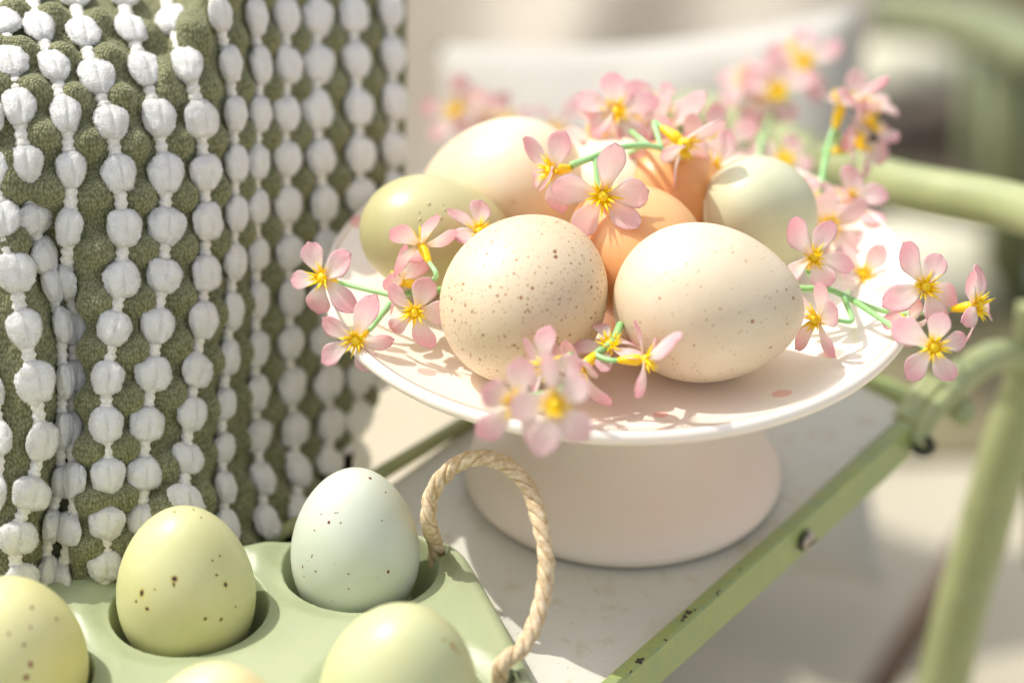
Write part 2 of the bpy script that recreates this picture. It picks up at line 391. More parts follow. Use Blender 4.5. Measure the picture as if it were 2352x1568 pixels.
# curved bar from the corner up to the leg, the leg, and the upper curved rail
v, f = tube(spline([PD(2070, 985, .842), PD(2135, 935, .85), PD(2205, 868, .865), PD(2275, 822, .88), PD(2335, 822, .895), PD(2410, 865, .91)], 8), .0060, 16); obj('curved_bar', mesh('curved_bar', v, f, GREEN2), frame)
v, f = tube(spline([PD(2392, 700, .90), PD(2372, 850, .905), PD(2318, 1010, .92), PD(2250, 1250, .95), PD(2195, 1450, .975), PD(2120, 1800, 1.02)], 8), lambda t: .0090 + .0020 * t, 20); obj('leg', mesh('leg', v, f, GREEN2), frame)
v, f = tube(spline([PD(2380, 830, .90), PD(2395, 1000, .93), PD(2400, 1300, .97)], 8), .0075, 20); obj('leg', mesh('leg', v, f, GREEN2), frame)
v, f = tube(spline([PD(2620, 560, .80), PD(2440, 512, .83), PD(2300, 470, .86), PD(2050, 422, .90), PD(1850, 352, .96), PD(1680, 282, 1.0), PD(1580, 262, 1.02), PD(1510, 330, 1.03), PD(1490, 480, 1.03)], 10), .0088, 24)
obj('armrest', mesh('armrest', v, f, GREEN2), frame)

# ------------------------------------------------------------------ sage egg tray with rope handle
TZ = .022
def rr_sdf(x, y, hx, hy, r):
    qx = abs(x) - hx + r; qy = abs(y) - hy + r
    return math.hypot(max(qx, 0), max(qy, 0)) + min(max(qx, qy), 0) - r
tb = PZ(95, 1357, TZ); tc = PZ(960, 1190, TZ); tr = PZ(1215, 1568, TZ)
ua = (tc - tb).normalized(); ub = Vector((ua.y, -ua.x, 0))      # ub goes towards the viewer
# tray rectangle: right edge through tr
TX1 = (tr - tb).dot(ua) - .000; TX0 = TX1 - .236; TY0 = -.0062; TY1 = .128
tcen = tb + ua * ((TX0 + TX1) / 2) + ub * ((TY0 + TY1) / 2); tcen.z = 0
hx, hy = (TX1 - TX0) / 2, (TY1 - TY0) / 2
tray_eggs = [('T1', 427, 1352), ('T2', 816, 1258), ('T3', 22, 1510), ('T4', 500, 1725), ('T5', 916, 1582)]
EZ = .0265
wells = []
for n_, x, y in tray_eggs:
    p = PZ(x, y, EZ) - tcen; wells.append((p.dot(ua), p.dot(ub)))
holes = []
for x, y in ((1000, 1258), (1152, 1562)):
    p = PZ(x, y, TZ - .001) - tcen; holes.append((p.dot(ua), p.dot(ub)))
def sm(t): t = min(1, max(0, t)); return t * t * (3 - 2 * t)
def tray_h(x, y):
    # the short right edge bows outwards a little towards the back corner
    d = rr_sdf(x, y, hx, hy, .030)
    d += 0
    h = TZ
    if d > -.0045: h -= .0045 - math.sqrt(max(0, .0045 ** 2 - (min(.0045, d + .0045)) ** 2))
    for wx, wy in wells:
        q = math.hypot(x - wx, y - wy)
        lip = .0275; wr = .0195
        if q < lip + .004:
            t = (lip + .004 - q)
            soft = .0024 * sm(t / .0085)
            deep = 0
            if q < .0232: deep = .0165 * (1 - max(0, (q - .012) / .0112) ** 2.6) if q > .012 else .0165
            h -= max(soft + .0, soft + deep)
    return max(h, .004)
nx, ny = 520, 296; V = []; Fc = []; idx = {}
for j in range(ny + 1):
    for i in range(nx + 1):
        x = -hx + 2 * hx * i / nx; y = -hy + 2 * hy * j / ny
        d = rr_sdf(x, y, hx, hy, .030)
        if d > .0007: continue
        if d > -.0002:      # snap to the outline
            g = .0003
            gx = (rr_sdf(x + g, y, hx, hy, .03) - rr_sdf(x - g, y, hx, hy, .03)) / (2 * g); gy = (rr_sdf(x, y + g, hx, hy, .03) - rr_sdf(x, y - g, hx, hy, .03)) / (2 * g)
            x -= gx * d; y -= gy * d
        if any(math.hypot(x - a, y - b) < .0028 for a, b in holes): continue
        bow = .0030 * (1 - (y / hy) ** 2) if x > 0 else 0
        z = tray_h(x, y)
        p = tcen + ua * (x + bow * sm(x / hx)) + ub * y; idx[(i, j)] = len(V); V.append(Vector((p.x, p.y, z)))
for j in range(ny):
    for i in range(nx):
        k = [(i, j), (i, j + 1), (i + 1, j + 1), (i + 1, j)]
        if all(q in idx for q in k): Fc.append(tuple(idx[q] for q in k))
M = NT('sage glazed stoneware'); o = M.obj()
c = M.mix(M.ramp(M.noise(30, o, 4).outputs[0], ((.35, 0.), (.7, 1.))), srgb(156, 165, 127), srgb(169, 176, 140))
m, _ = layer(M, o, 240, .02, .07, .35, 3.3); c = M.mix(M.math('MULTIPLY', m, .5), c, srgb(225, 228, 200))
m, _ = layer(M, o, 160, .015, .045, .2, 8.3); c = M.mix(M.math('MULTIPLY', m, .6), c, srgb(90, 90, 60))
M.color(c); M.set(Roughness=.42, Specular_IOR_Level=.5, Subsurface_Weight=.05, Subsurface_Scale=.003); M.bump(M.noise(420, o, 4).outputs[0], .35, .0004)
STONE = M.m
# close the body: extrude the border down
bm = bmesh.new(); vs = [bm.verts.new(v) for v in V]
for f in Fc: bm.faces.new([vs[i] for i in f])
be = [e for e in bm.edges if e.is_boundary]
ret = bmesh.ops.extrude_edge_only(bm, edges=be)
for g in ret['geom']:
    if isinstance(g, bmesh.types.BMVert): g.co.z = .0015
bmesh.ops.recalc_face_normals(bm, faces=bm.faces)
for v in [v for v in bm.verts if not v.link_faces]: bm.verts.remove(v)
tray = empty('egg_tray', tcen); tag(tray, 'sage green stoneware egg tray with round wells and a twisted rope handle', 'egg tray')
obj('tray_body', bm_mesh('tray_body', bm, STONE), tray)
# rope
def hole_p(k, dz=0): p = tcen + ua * holes[k][0] + ub * holes[k][1]; p.z = TZ + dz; return p
rp = [hole_p(0, -.010), hole_p(0, 0.0005)] + [PD(x, y, d) for x, y, d in ((985, 1200, .724), (990, 1140, .722), (1020, 1090, .719), (1065, 1058, .716), (1120, 1052, .713), (1175, 1076, .710), (1215, 1125, .706), (1240, 1200, .702), (1254, 1280, .699), (1250, 1350, .697), (1232, 1420, .694), (1200, 1485, .690))] + [hole_p(1, .004), hole_p(1, -.010)]
path = spline(rp, 14); T, N = frames(path)
Ls = [0]
for i in range(1, len(path)): Ls.append(Ls[-1] + (path[i] - path[i - 1]).length)
M = NT('paper rope'); 
at = M.n('Attribute'); at.attribute_name = 'twist'
c = M.mix(M.ramp(M.noise(1, None, 1).outputs[0], ((0, 0.), (1, 1.))), srgb(226, 200, 158), srgb(226, 200, 158))
fib = M.n('TexWave'); fib.wave_type = 'BANDS'; fib.inputs['Scale'].default_value = 1; 
fn = M.noise(500, None, 4, .6, .5).outputs[0]
c = M.mix(M.ramp(fn, ((.35, 0.), (.65, 1.))), srgb(238, 218, 184), srgb(204, 174, 130))
cr = M.ramp(at.outputs['Fac'], ((.30, 1.), (.5, 0.))); 
M.color(c); M.set(Roughness=.6, Specular_IOR_Level=.3)
sn = M.n('TexNoise'); sn.inputs['Scale'].default_value = 1; sn.inputs['Detail'].default_value = 3
va = M.n('Attribute'); va.attribute_name = 'fibre'; M.l(va.outputs['Vector'], sn.inputs['Vector'])
M.bump(sn.outputs[0], .7, .0006)
ROPE = M.m
V = []; Fc = []; fibre = []
PITCHR = .0165; seg = 16
for s in range(3):
    o0 = len(V)
    for i, p in enumerate(path):
        b = T[i].cross(N[i]); ph = -2 * math.pi * Ls[i] / PITCHR + s * 2 * math.pi / 3
        u = N[i] * math.cos(ph) + b * math.sin(ph); wv_ = N[i] * -math.sin(ph) + b * math.cos(ph)
        cen_ = p + u * .00138
        fl = .00142 * (1 + .20 * noise.noise(Vector((Ls[i] * 160, s * 7, 0))))
        for k in range(seg):
            a = 2 * math.pi * k / seg
            r1_ = fl * (1 + .12 * noise.noise(Vector((Ls[i] * 260, s * 5 + k * .9, 3))))
            V.append(cen_ + u * (math.cos(a) * r1_ * .82) + wv_ * (math.sin(a) * r1_ * 1.12))
            fibre.append((Ls[i] * 90, k * 2.2 + s * 40, 0))
    for i in range(len(path) - 1):
        for k in range(seg):
            k2 = (k + 1) % seg; Fc.append((o0 + i * seg + k, o0 + i * seg + k2, o0 + (i + 1) * seg + k2, o0 + (i + 1) * seg + k))
m = mesh('rope_handle', V, Fc, ROPE); a_ = m.attributes.new('fibre', 'FLOAT_VECTOR', 'POINT'); a_.data.foreach_set('vector', [c_ for q_ in fibre for c_ in q_])
obj('rope_handle', m, tray)

g2 = 'eggs standing in the egg tray'
yel = lambda base, base2, sp, col, halo, **kw: (lambda s: egg_mat('speckled shell', base, base2, sp, s, col, halo, **kw))
egg('egg', 427, 1352, EZ, .0545, .0398, (.02, .84, .50), 'yellow green egg with dark brown spots, standing left of the pale blue egg', g2,
    yel(srgb(210, 208, 158), srgb(199, 198, 138), ((170, .02, .11, .55, srgb(120, 85, 40), .75), (330, .03, .12, .2, srgb(140, 110, 50), .6)), srgb(62, 30, 34), srgb(200, 180, 90), rough=.4), k=.10,
    spots=((401, 1329, .00085, 1), (399, 1342, .0004, 2), (325, 1362, .0007, 2.0), (338, 1397, .0006, 1), (518, 1342, .00065, 1.3), (472, 1420, .00055, 1), (508, 1421, .0005, 1), (497, 1320, .0004, 1), (488, 1285, .00035, 1), (541, 1393, .0003, 1), (462, 1188, .00035, 1), (445, 1170, .00035, 1), (400, 1175, .0004, 2), (525, 1200, .0004, 2.5), (312, 1380, .0004, 1), (355, 1352, .0003, 1), (505, 1275, .0003, 1)))
egg('egg', 816, 1258, EZ, .0535, .0378, (.03, .86, .48), 'pale blue egg with tiny red brown specks, standing beside the rope', g2,
    yel(srgb(212, 218, 202), srgb(204, 211, 188), ((210, .02, .10, .55, srgb(140, 70, 50), .85), (420, .03, .12, .25, srgb(150, 90, 70), .6)), srgb(110, 30, 26), None, rough=.36), k=.10,
    spots=((851, 1098, .00055, 2.2), (756, 1199, .0005, 1), (782, 1200, .00035, 1), (886, 1130, .00035, 1), (738, 1240 - 60, .0003, 1), (769, 1178, .0003, 1), (775, 1178, .0003, 1), (722, 1218, .00035, 1), (878, 1194, .0003, 1), (892, 1312, .0005, 1.5), (695, 1300, .0004, 1.4), (725, 1311, .00035, 1), (698, 1323, .0003, 1), (800, 1352, .0003, 1), (716, 1276, .0003, 2.4), (801, 1318, .0003, 1)))
egg('egg', 22, 1520, EZ, .0560, .0430, (.1, .75, .62), 'butter yellow egg with faint brown marks, cut off by the left picture edge', g2,
    yel(srgb(218, 213, 160), srgb(208, 202, 134), ((150, .03, .12, .4, srgb(150, 105, 70), .55),), srgb(130, 75, 60), None, rough=.42), k=.08,
    spots=((75, 1395, .0006, 1), (70, 1440, .0005, 1), (55, 1480, .0005, 1), (20, 1455, .0005, 1), (70, 1525, .0007, 2), (60, 1555, .0009, 1), (130, 1420, .0005, 2)))
egg('egg', 500, 1725, EZ, .0560, .0425, (.05, .8, .6), 'pale cream yellow egg, only its top showing at the bottom picture edge', g2,
    yel(srgb(234, 220, 172), srgb(228, 210, 150), (), srgb(120, 70, 50), None, rough=.33))
egg('egg', 916, 1588, EZ, .0560, .0430, (.12, .80, .58), 'large pale green egg with a tan smear, in front of the pale blue egg', g2,
    yel(srgb(194, 200, 152), srgb(202, 198, 146), ((60, .03, .14, .3, srgb(190, 165, 95), .35),), srgb(176, 150, 90), None, rough=.38), k=.06,
    spots=((1040, 1482, .0012, 2.6), (1020, 1468, .0007, 2.6), (1052, 1496, .0006, 2)))

# ------------------------------------------------------------------ green pillow with white tufts
ctrl = [(-.36, .735), (-.26, .712), (-.17, .712), (-.151, .715), (-.12, .728), (-.0974, .745), (-.0880, .765), (-.0786, .784), (-.068, .798), (-.055, .812), (-.042, .828), (-.037, .836)]
cx_, cf_ = zip(*ctrl)
def interp(x, xs, ys): return float(np.interp(x, xs, ys))
FX = np.linspace(-.36, -.037, 400); FY = np.interp(FX, cx_, cf_)
ker = np.exp(-np.linspace(-2, 2, 17) ** 2); ker /= ker.sum(); FYp = np.pad(FY, 8, mode='edge'); FY = np.convolve(FYp, ker, 'valid')
def fbase(a): return float(np.interp(a, FX, FY))
def eshift(b): return interp(b, (-.12, -.075, -.059, -.032, .0, .05, .117, .2), (-.0290, -.0255, -.0205, -.0130, -.006, 0, .0005, -.02))
def crease_a(b):       # the vertical fold near the left picture edge
    y = 784 - b * F / .72
    x = interp(y, (400, 520, 650, 750, 900, 1100, 1250, 1400), (60, 92, 120, 148, 150, 128, 112, 100))
    return (x - 1176) * .72 / F
def psurf(a0, b):
    """point and local depth of the smooth pillow front"""
    t = sm((a0 + .13) / .093); a = a0 + eshift(b) * t
    d = fbase(a0)
    wl = sm((-.092 - a0) / .02)
    if b > .055: d += (12 * (b - .055) ** 2) * (wl * .9 + .12)
    if b < -.035: d -= 1.15 * min(.031, -.035 - b) * sm((a0 + .115) / .03)
    y = 784 - b * F / .72
    g = sm((y - 430) / 130)
    q = (a0 - crease_a(b)) / .0055
    d += g * (.0125 * math.exp(-q * q))
    d -= g * .004 * math.exp(-((q + 1.8) / 1.5) ** 2)
    d += .0025 * noise.noise(Vector((a0 * 22, b * 16, 1.3)))
    p = CAM + cW * d + cR * a + cU * b
    return p
na, nb = 300, 350
A0, A1, B0, B1 = -.33, -.037, -.135, .21
grid = [[psurf(A0 + (A1 - A0) * i / na, B0 + (B1 - B0) * j / nb) for i in range(na + 1)] for j in range(nb + 1)]
Vs = [p for row in grid for p in row]
Fs = [(j * (na + 1) + i, j * (na + 1) + i + 1, (j + 1) * (na + 1) + i + 1, (j + 1) * (na + 1) + i) for j in range(nb) for i in range(na)]
bvh = BVHTree.FromPolygons(Vs, Fs)
cols = {
 'z2': (82, [(-75, 560), (-68, 690), (-50, 800), (-20, 900), (-2, 1010), (-12, 1130), (-40, 1240)]),
 'y': (80, [(-60, 40), (-46, 140), (-28, 270), (-10, 390), (2, 505), (28, 628), (52, 755), (74, 879), (86, 1011), (62, 1131), (32, 1235), (36, 1340)]),
  'z': (80, [(-8, -25), (8, 60), (24, 148), (42, 250), (56, 377), (68, 500), (90, 590)]),
 'bp': (44, [(106, 655), (132, 747), (138, 875), (134, 987), (132, 1103), (108, 1207), (98, 1320)]),
 'b': (72, [(70, -20), (88, 72), (122, 160), (148, 266), (160, 390), (162, 520), (160, 645), (168, 751), (164, 871), (164, 987), (180, 1103), (168, 1215), (145, 1330)]),
 'c': (76, [(168, 0), (190, 85), (218, 183), (250, 285), (268, 400), (278, 525), (274, 645), (256, 755), (244, 868), (241, 975), (243, 1091), (240, 1199), (238, 1300), (235, 1390)]),
 'd': (76, [(280, 0), (297, 75), (328, 165), (358, 275), (375, 400), (375, 520), (369, 635), (355, 748), (345, 860), (330, 972), (326, 1085), (327, 1195), (330, 1290)]),
 'e': (72, [(378, -30), (396, 55), (430, 155), (453, 275), (462, 395), (466, 510), (463, 627), (456, 735), (442, 850), (430, 950), (421, 1055), (418, 1155), (420, 1250)]),
 'f': (56, [(478, -60), (494, 36), (518, 148), (529, 262), (532, 378), (532, 492), (528, 602), (522, 715), (514, 822), (506, 925), (502, 1028), (506, 1122), (512, 1215)]),
 'g': (54, [(572, -70), (578, 40), (588, 152), (586, 262), (582, 372), (581, 476), (582, 582), (582, 688), (581, 799), (580, 900), (584, 1000), (594, 1104), (604, 1205)]),
 'h': (60, [(645, -70), (648, 38), (652, 152), (648, 262), (650, 365), (652, 472), (656, 578), (659, 684), (658, 784), (661, 884), (668, 984), (676, 1085), (682, 1180)]),
 'i': (64, [(718, -70), (720, 40), (722, 148), (721, 256), (729, 364), (737, 468), (740, 570), (738, 676), (737, 776), (746, 876), (750, 972), (750, 1068), (748, 1160)]),
 'j': (66, [(800, -75), (804, 33), (810, 140), (816, 248), (820, 356), (820, 452), (820, 560), (820, 664), (819, 765), (817, 862), (814, 955), (808, 1050)]),
 'k': (58, [(885, -75), (888, 24), (893, 128), (896, 236), (895, 344), (893, 440), (890, 545), (886, 650), (878, 750), (868, 850)]),
}
tufts = []
for key, (wd, pl) in cols.items():
    for i, (x, y) in enumerate(pl):
        r = ray(x, y).normalized(); h, n, _, _ = bvh.ray_cast(CAM, r)
        if h is None: continue
        if n.dot(r) > 0: n = -n
        tufts.append((key, i, x, y, h, n, wd))
byk = {}
for t in tufts: byk.setdefault(t[0], []).append(t)
# bobbles of green pile between neighbouring tufts
bob = []
order = ['y', 'z', 'b', 'c', 'd', 'e', 'f', 'g', 'h', 'i', 'j', 'k']
for ka, kb in zip(order, order[1:]):
    for ta in byk.get(ka, []):
        for sgn in (0, 1):
            c_ = [tb_ for tb_ in byk.get(kb, []) if abs((tb_[3]) - (ta[3] + (55 if sgn else -55))) < 75]
            if c_:
                tb_ = min(c_, key=lambda q_: abs(q_[3] - ta[3]))
                y_ = (ta[3] + tb_[3]) / 2 + (52 if sgn else 0)
                x_ = (ta[2] + tb_[2]) / 2
                h, n, _, _ = bvh.ray_cast(CAM, ray(x_, y_).normalized())
                if h is not None and sgn: bob.append(h)
NV = np.array([tuple(p) for p in Vs]).reshape(nb + 1, na + 1, 3)
du = np.gradient(NV, axis=1); dv = np.gradient(NV, axis=0); nn = np.cross(du, dv); nn /= np.linalg.norm(nn, axis=2, keepdims=True)
view = NV - np.array(tuple(CAM)); flip = (nn * view).sum(2) > 0; nn[flip] *= -1
disp = np.zeros((nb + 1, na + 1))
for b_ in bob:
    d2 = ((NV - np.array(tuple(b_))) ** 2).sum(2); disp += .0046 * np.exp(-(d2 / (.0050 ** 2)) ** 1.5)
for t in tufts:
    d2 = ((NV - np.array(tuple(t[4]))) ** 2).sum(2); disp -= .0012 * np.exp(-d2 / (.005 ** 2))
for j in range(nb + 1):
    for i in range(na + 1):
        disp[j, i] += .00035 * noise.noise(Vector(NV[j, i]) * 700) + .0006 * noise.noise(Vector(NV[j, i]) * 180)
NV2 = NV + nn * disp[..., None]
# body: front sheet + back sheet, closed round the edge, flattened where it stands
PV = [Vector(p) for row in NV2 for p in row]; PF = list(Fs)
back = []
for j in range(nb + 1):
    for i in range(0, na + 1):
        a0 = A0 + (A1 - A0) * i / na; b = B0 + (B1 - B0) * j / nb
        s_ = i / na; q_ = j / nb
        th = .075 * (1 - max(0, (s_ - .55) / .45) ** 3) * (1 - max(0, (q_ - .6) / .4) ** 2.5) + .0015
        back.append(Vector(NV[j, i]) + cW * th + cR * (.004 * (1 - s_)))
nF = len(PV); PV += back
PF += [(nF + j * (na + 1) + i, nF + (j + 1) * (na + 1) + i, nF + (j + 1) * (na + 1) + i + 1, nF + j * (na + 1) + i + 1) for j in range(nb) for i in range(na)]
rim = [(j, na) for j in range(nb)] ; W1 = na + 1
for j in range(nb):
    PF.append((j * W1 + na, nF + j * W1 + na, nF + (j + 1) * W1 + na, (j + 1) * W1 + na)); PF.append((j * W1, (j + 1) * W1, nF + (j + 1) * W1, nF + j * W1))
for i in range(na):
    PF.append((i, nF + i, nF + i + 1, i + 1)); PF.append((nb * W1 + i, nb * W1 + i + 1, nF + nb * W1 + i + 1, nF + nb * W1 + i))
for p in PV:
    if p.z < .0012: p.z = .0012
M = NT('sage cotton knit'); o = M.obj()
c = M.mix(M.ramp(M.noise(90, o, 4, .6).outputs[0], ((.35, 0.), (.7, 1.))), srgb(146, 147, 110), srgb(163, 162, 126))
mp = M.n('Mapping'); mp.inputs['Rotation'].default_value = (0, 0, .2); mp.inputs['Scale'].default_value = (1, 1, .55); M.l(o, mp.inputs['Vector'])
vo = M.n('TexVoronoi'); vo.inputs['Scale'].default_value = 1100; vo.inputs['Randomness'].default_value = .55; M.l(mp.outputs[0], vo.inputs['Vector'])
c = M.mix(M.ramp(vo.outputs['Distance'], ((.15, 0.), (.75, .75))), c, srgb(74, 76, 48))
M.color(c); M.set(Roughness=.9, Specular_IOR_Level=.1, Sheen_Weight=.45, Sheen_Roughness=.4); M.b.inputs['Sheen Tint'].default_value = (.8, .82, .55, 1)
hb = M.math('SUBTRACT', 1, vo.outputs['Distance']); M.bump(hb, .9, .0007)
pillow = empty('pillow', PZ(400, 1300, 0)); tag(pillow, 'sage green knitted pillow with rows of white chenille tufts, leaning behind the egg tray', 'pillow')
obj('pillow_cover', mesh('pillow_cover', PV, PF, M.m), pillow)
# tufts
M = NT('white chenille'); o = M.obj()
vo = M.n('TexVoronoi'); vo.inputs['Scale'].default_value = 17; M.l(o, vo.inputs['Vector'])
c = M.mix(M.ramp(vo.outputs['Distance'], ((.2, 0.), (.8, .6))), srgb(254, 251, 244), srgb(242, 238, 226))
M.color(c); M.set(Roughness=.95, Specular_IOR_Level=.05, Sheen_Weight=.4, Subsurface_Weight=.4, Subsurface_Scale=.004)
M.bump(M.math('SUBTRACT', 1, vo.outputs['Distance']), .7, .0004)
CHEN = M.m
def tuft_mesh(seed):
    bm = bmesh.new(); bmesh.ops.create_icosphere(bm, subdivisions=5, radius=1)
    rnd = random.Random(seed); sx = rnd.uniform(.6, 1.1); tp = rnd.uniform(-.16, .16)
    for v in bm.verts:
        p = v.co.copy(); e = 2.25
        k = (abs(p.x) ** e + abs(p.y) ** e) ** (1 / e); k2 = math.hypot(p.x, p.y)
        s = k2 / k if k > 1e-6 else 1
        q = Vector((p.x * s, p.y * s, p.z))
        q.x *= 1 + tp * q.y; q *= 1 + .15 * noise.noise(p * 1.7 + Vector((seed * 3.1, 0, 0)))
        fz = .045 * noise.noise(p * 11 + Vector((seed, 5, 0))) + .045 * noise.noise(p * 21 + Vector((0, seed, 0))) + .045 * noise.noise(p * 38 + Vector((0, seed, 9)))
        q += p * fz
        q.z -= .20 * math.exp(-(q.x / .12) ** 2) * max(0, p.z)            # the seam down the middle
        v.co = q
    bm.normal_update()
    for v in rnd.sample([v for v in bm.verts if v.co.z > -.3], 900):       # loose pile ends
        d = (v.normal + Vector((rnd.gauss(0, .5), rnd.gauss(0, .5), rnd.gauss(0, .5)))).normalized() * rnd.uniform(.05, .13)
        t_ = d.orthogonal().normalized() * .022
        bm.faces.new([bm.verts.new(v.co - t_), bm.verts.new(v.co + t_), bm.verts.new(v.co + d)])
    return bm_mesh('tuft', bm, CHEN)
tm = [tuft_mesh(i) for i in range(7)]
for key, i, x, y, h, n, wd in tufts:
    ks = byk[key]; k = [q_[1] for q_ in ks].index(i)
    a_, b_ = ks[max(0, k - 1)][4], ks[min(len(ks) - 1, k + 1)][4]
    up = (a_ - b_); up = (up - n * up.dot(n)).normalized()
    rt = up.cross(n).normalized(); dist = (h - CAM).dot(cW)
    sp_ = min(1.0, max(.74, (a_ - b_).length / 2 / .0165)) if 0 < k < len(ks) - 1 else .95
    # width on the cloth: undo the foreshortening of the seen width
    fw = max(.62, abs(rt.dot(cR))); sxw = .93 * wd * dist / F / 2 / fw * random.uniform(.93, 1.04); szh = 46 * dist / F * sp_ * random.uniform(.94, 1.05) 
    o_ = link(bpy.data.objects.new('tuft', random.choice(tm)), pillow); o_.matrix_parent_inverse = Matrix()
    R_ = Matrix((rt, up, n)).transposed()
    rl = Matrix.Rotation(random.uniform(-.12, .12), 3, 'Z')
    o_.matrix_basis = Matrix.Translation(h + n * .0020 - pillow.location) @ (R_ @ rl @ Matrix.Diagonal((sxw, szh, .0024))).to_4x4()
# yarn that links the tufts of a row
M = NT('white cotton yarn'); M.color(M.mix(M.ramp(M.noise(900).outputs[0], ((.35, 0.), (.65, 1.))), srgb(250, 247, 238), srgb(226, 221, 206)))
M.set(Roughness=.95, Specular_IOR_Level=.05, Sheen_Weight=.2); M.bump(M.noise(1600).outputs[0], .6, .0005); YARN = M.m
for key, ks in byk.items():
    runs = [ks]
    for ks_ in runs:
        if len(ks_) < 2: continue
        pth = spline([q_[4] + q_[5] * .0008 for q_ in ks_], 22)
        wdt = min(ks_[0][6], 66) * .72 / F * .25
        T, N = frames(pth); V = []; Fc = []; sg = 10
        for i, p in enumerate(pth):
            nrm = ks_[min(len(ks_) - 1, i // 22)][5]; nrm = (nrm - T[i] * nrm.dot(T[i])).normalized(); rt = T[i].cross(nrm)
            k_ = 1 + .16 * math.sin(i * 1.9) + .12 * noise.noise(Vector((i * .6, len(ks_), 0)))
            for k in range(sg):
                a = 2 * math.pi * k / sg; V.append(p + rt * (math.cos(a) * wdt * k_) + nrm * (math.sin(a) * .0017 * k_))
        Fc = [(i * sg + k, i * sg + (k + 1) % sg, (i + 1) * sg + (k + 1) % sg, (i + 1) * sg + k) for i in range(len(pth) - 1) for k in range(sg)]
        obj('yarn', mesh('yarn', V, Fc, YARN), pillow)

# ------------------------------------------------------------------ artificial blossoms
def petal_mat(name, tip, mid, root):
    M = NT(name); o = M.obj(); sp = M.n('SeparateXYZ'); M.l(o, sp.inputs[0])
    nz = M.noise(260, o, 2).outputs[0]
    t = M.math('ADD', M.math('MULTIPLY', sp.outputs['Y'], 1 / .0115), M.math('MULTIPLY_ADD', nz, .24, -.12))
    vm = M.n('Mapping'); vm.inputs['Scale'].default_value = (1500, 90, 90); M.l(o, vm.inputs['Vector']); vein = M.noise(1, vm.outputs[0], 2).outputs[0]
    t = M.math('ADD', t, M.math('MULTIPLY_ADD', vein, .34, -.17))
    ed = M.math('MULTIPLY', M.math('ABSOLUTE', sp.outputs['X']), 22)
    c = M.ramp(M.math('ADD', t, ed), ((.10, root), (.48, mid), (1.02, tip)))
    wx = M.math('SINE', M.math('MULTIPLY', sp.outputs['X'], 15000)); wy = M.math('SINE', M.math('MULTIPLY', sp.outputs['Y'], 15000))
    wv = M.math('MULTIPLY', wx, wy); c2 = M.mix(M.math('MULTIPLY_ADD', wv, .08, .08), c, (1, .93, .9))
    M.color(c2); M.set(Roughness=.5, Specular_IOR_Level=.35, Sheen_Weight=.15)
    M.bump(M.math('ADD', wv, M.math('MULTIPLY', vein, 1.5)), .5, .0002)
    tr = M.n('BsdfTranslucent'); M.l(c, tr.inputs['Color']); mx = M.n('MixShader'); mx.inputs[0].default_value = .6
    M.l(M.b.outputs[0], mx.inputs[1]); M.l(tr.outputs[0], mx.inputs[2])
    M.l(mx.outputs[0], M.t.nodes['Material Output'].inputs['Surface'])
    return M.m
PINK = petal_mat('pink cloth petal', srgb(251, 212, 218), srgb(255, 246, 242), srgb(253, 236, 204))
PALE = petal_mat('cream pink cloth petal', srgb(250, 224, 224), srgb(253, 243, 238), srgb(250, 224, 180))
M = NT('yellow plastic stamen'); M.set(Roughness=.35, Subsurface_Weight=.2, Subsurface_Scale=.002); M.color(M.mix(M.ramp(M.noise(300).outputs[0], ((.35, 0.), (.7, 1.))), srgb(255, 220, 30), srgb(248, 200, 14))); YEL = M.m
M = NT('green plastic stem'); M.set(Roughness=.35, Subsurface_Weight=.25, Subsurface_Scale=.003, Transmission_Weight=0.0); M.color(M.mix(M.ramp(M.noise(90).outputs[0], ((.35, 0.), (.7, 1.))), srgb(165, 214, 150), srgb(140, 192, 118))); STEM = M.m
def petal_mesh(seed, mat):
    rnd = random.Random(seed); nu, nv = 10, 16; V = []; Fc = []
    Lp = .0118 * rnd.uniform(.90, 1.10); Wp = .0036 * rnd.uniform(.85, 1.15); cup = rnd.uniform(0, .75); cv = rnd.uniform(-2.4, 1.8); side = rnd.uniform(-.12, .12); tw = rnd.uniform(-.45, .45)
    th = .00009
    for s_ in (1, -1):
        for j in range(nv + 1):
            t = j / nv
            wd = Wp * math.sqrt(max(.0, 1 - max(0, (t - .55) / .452) ** 2)) * (.27 + .73 * sm(t * 1.45))
            for i in range(nu + 1):
                u = i / nu * 2 - 1
                x = u * wd + side * Lp * t * t; y = Lp * t * (1 - .03 * u * u * t) + .0008
                y += .00012 * noise.noise(Vector((u * 9, t * 14, seed))) * (1 if abs(u) > .8 or t > .9 else 0) * 2
                z = .0010 + cup * y * .5 + cv * y * y * 22 * (.5) + (u * u) * wd * .28 * (1.1 - t) + tw * u * wd * t
                z += .00025 * noise.noise(Vector((u * 2, t * 4, seed * 2.3)))
                V.append(Vector((x, y, z + s_ * th)))
    W_ = nu + 1; half = (nv + 1) * W_
    for j in range(nv):
        for i in range(nu):
            a = j * W_ + i; Fc.append((a, a + 1, a + W_ + 1, a + W_)); a += half; Fc.append((a, a + W_, a + W_ + 1, a + 1))
    for j in range(nv):
        a = j * W_; Fc.append((a, a + W_, a + half + W_, a + half)); a += nu; Fc.append((a, a + half, a + half + W_, a + W_))
    for i in range(nu):
        a = i; Fc.append((a, a + half, a + half + 1, a + 1)); a = nv * W_ + i; Fc.append((a, a + 1, a + half + 1, a + half))
    return mesh('petal', V, Fc, mat)
PM = {'p': [petal_mesh(i, PINK) for i in range(9)], 'w': [petal_mesh(20 + i, PALE) for i in range(6)]}
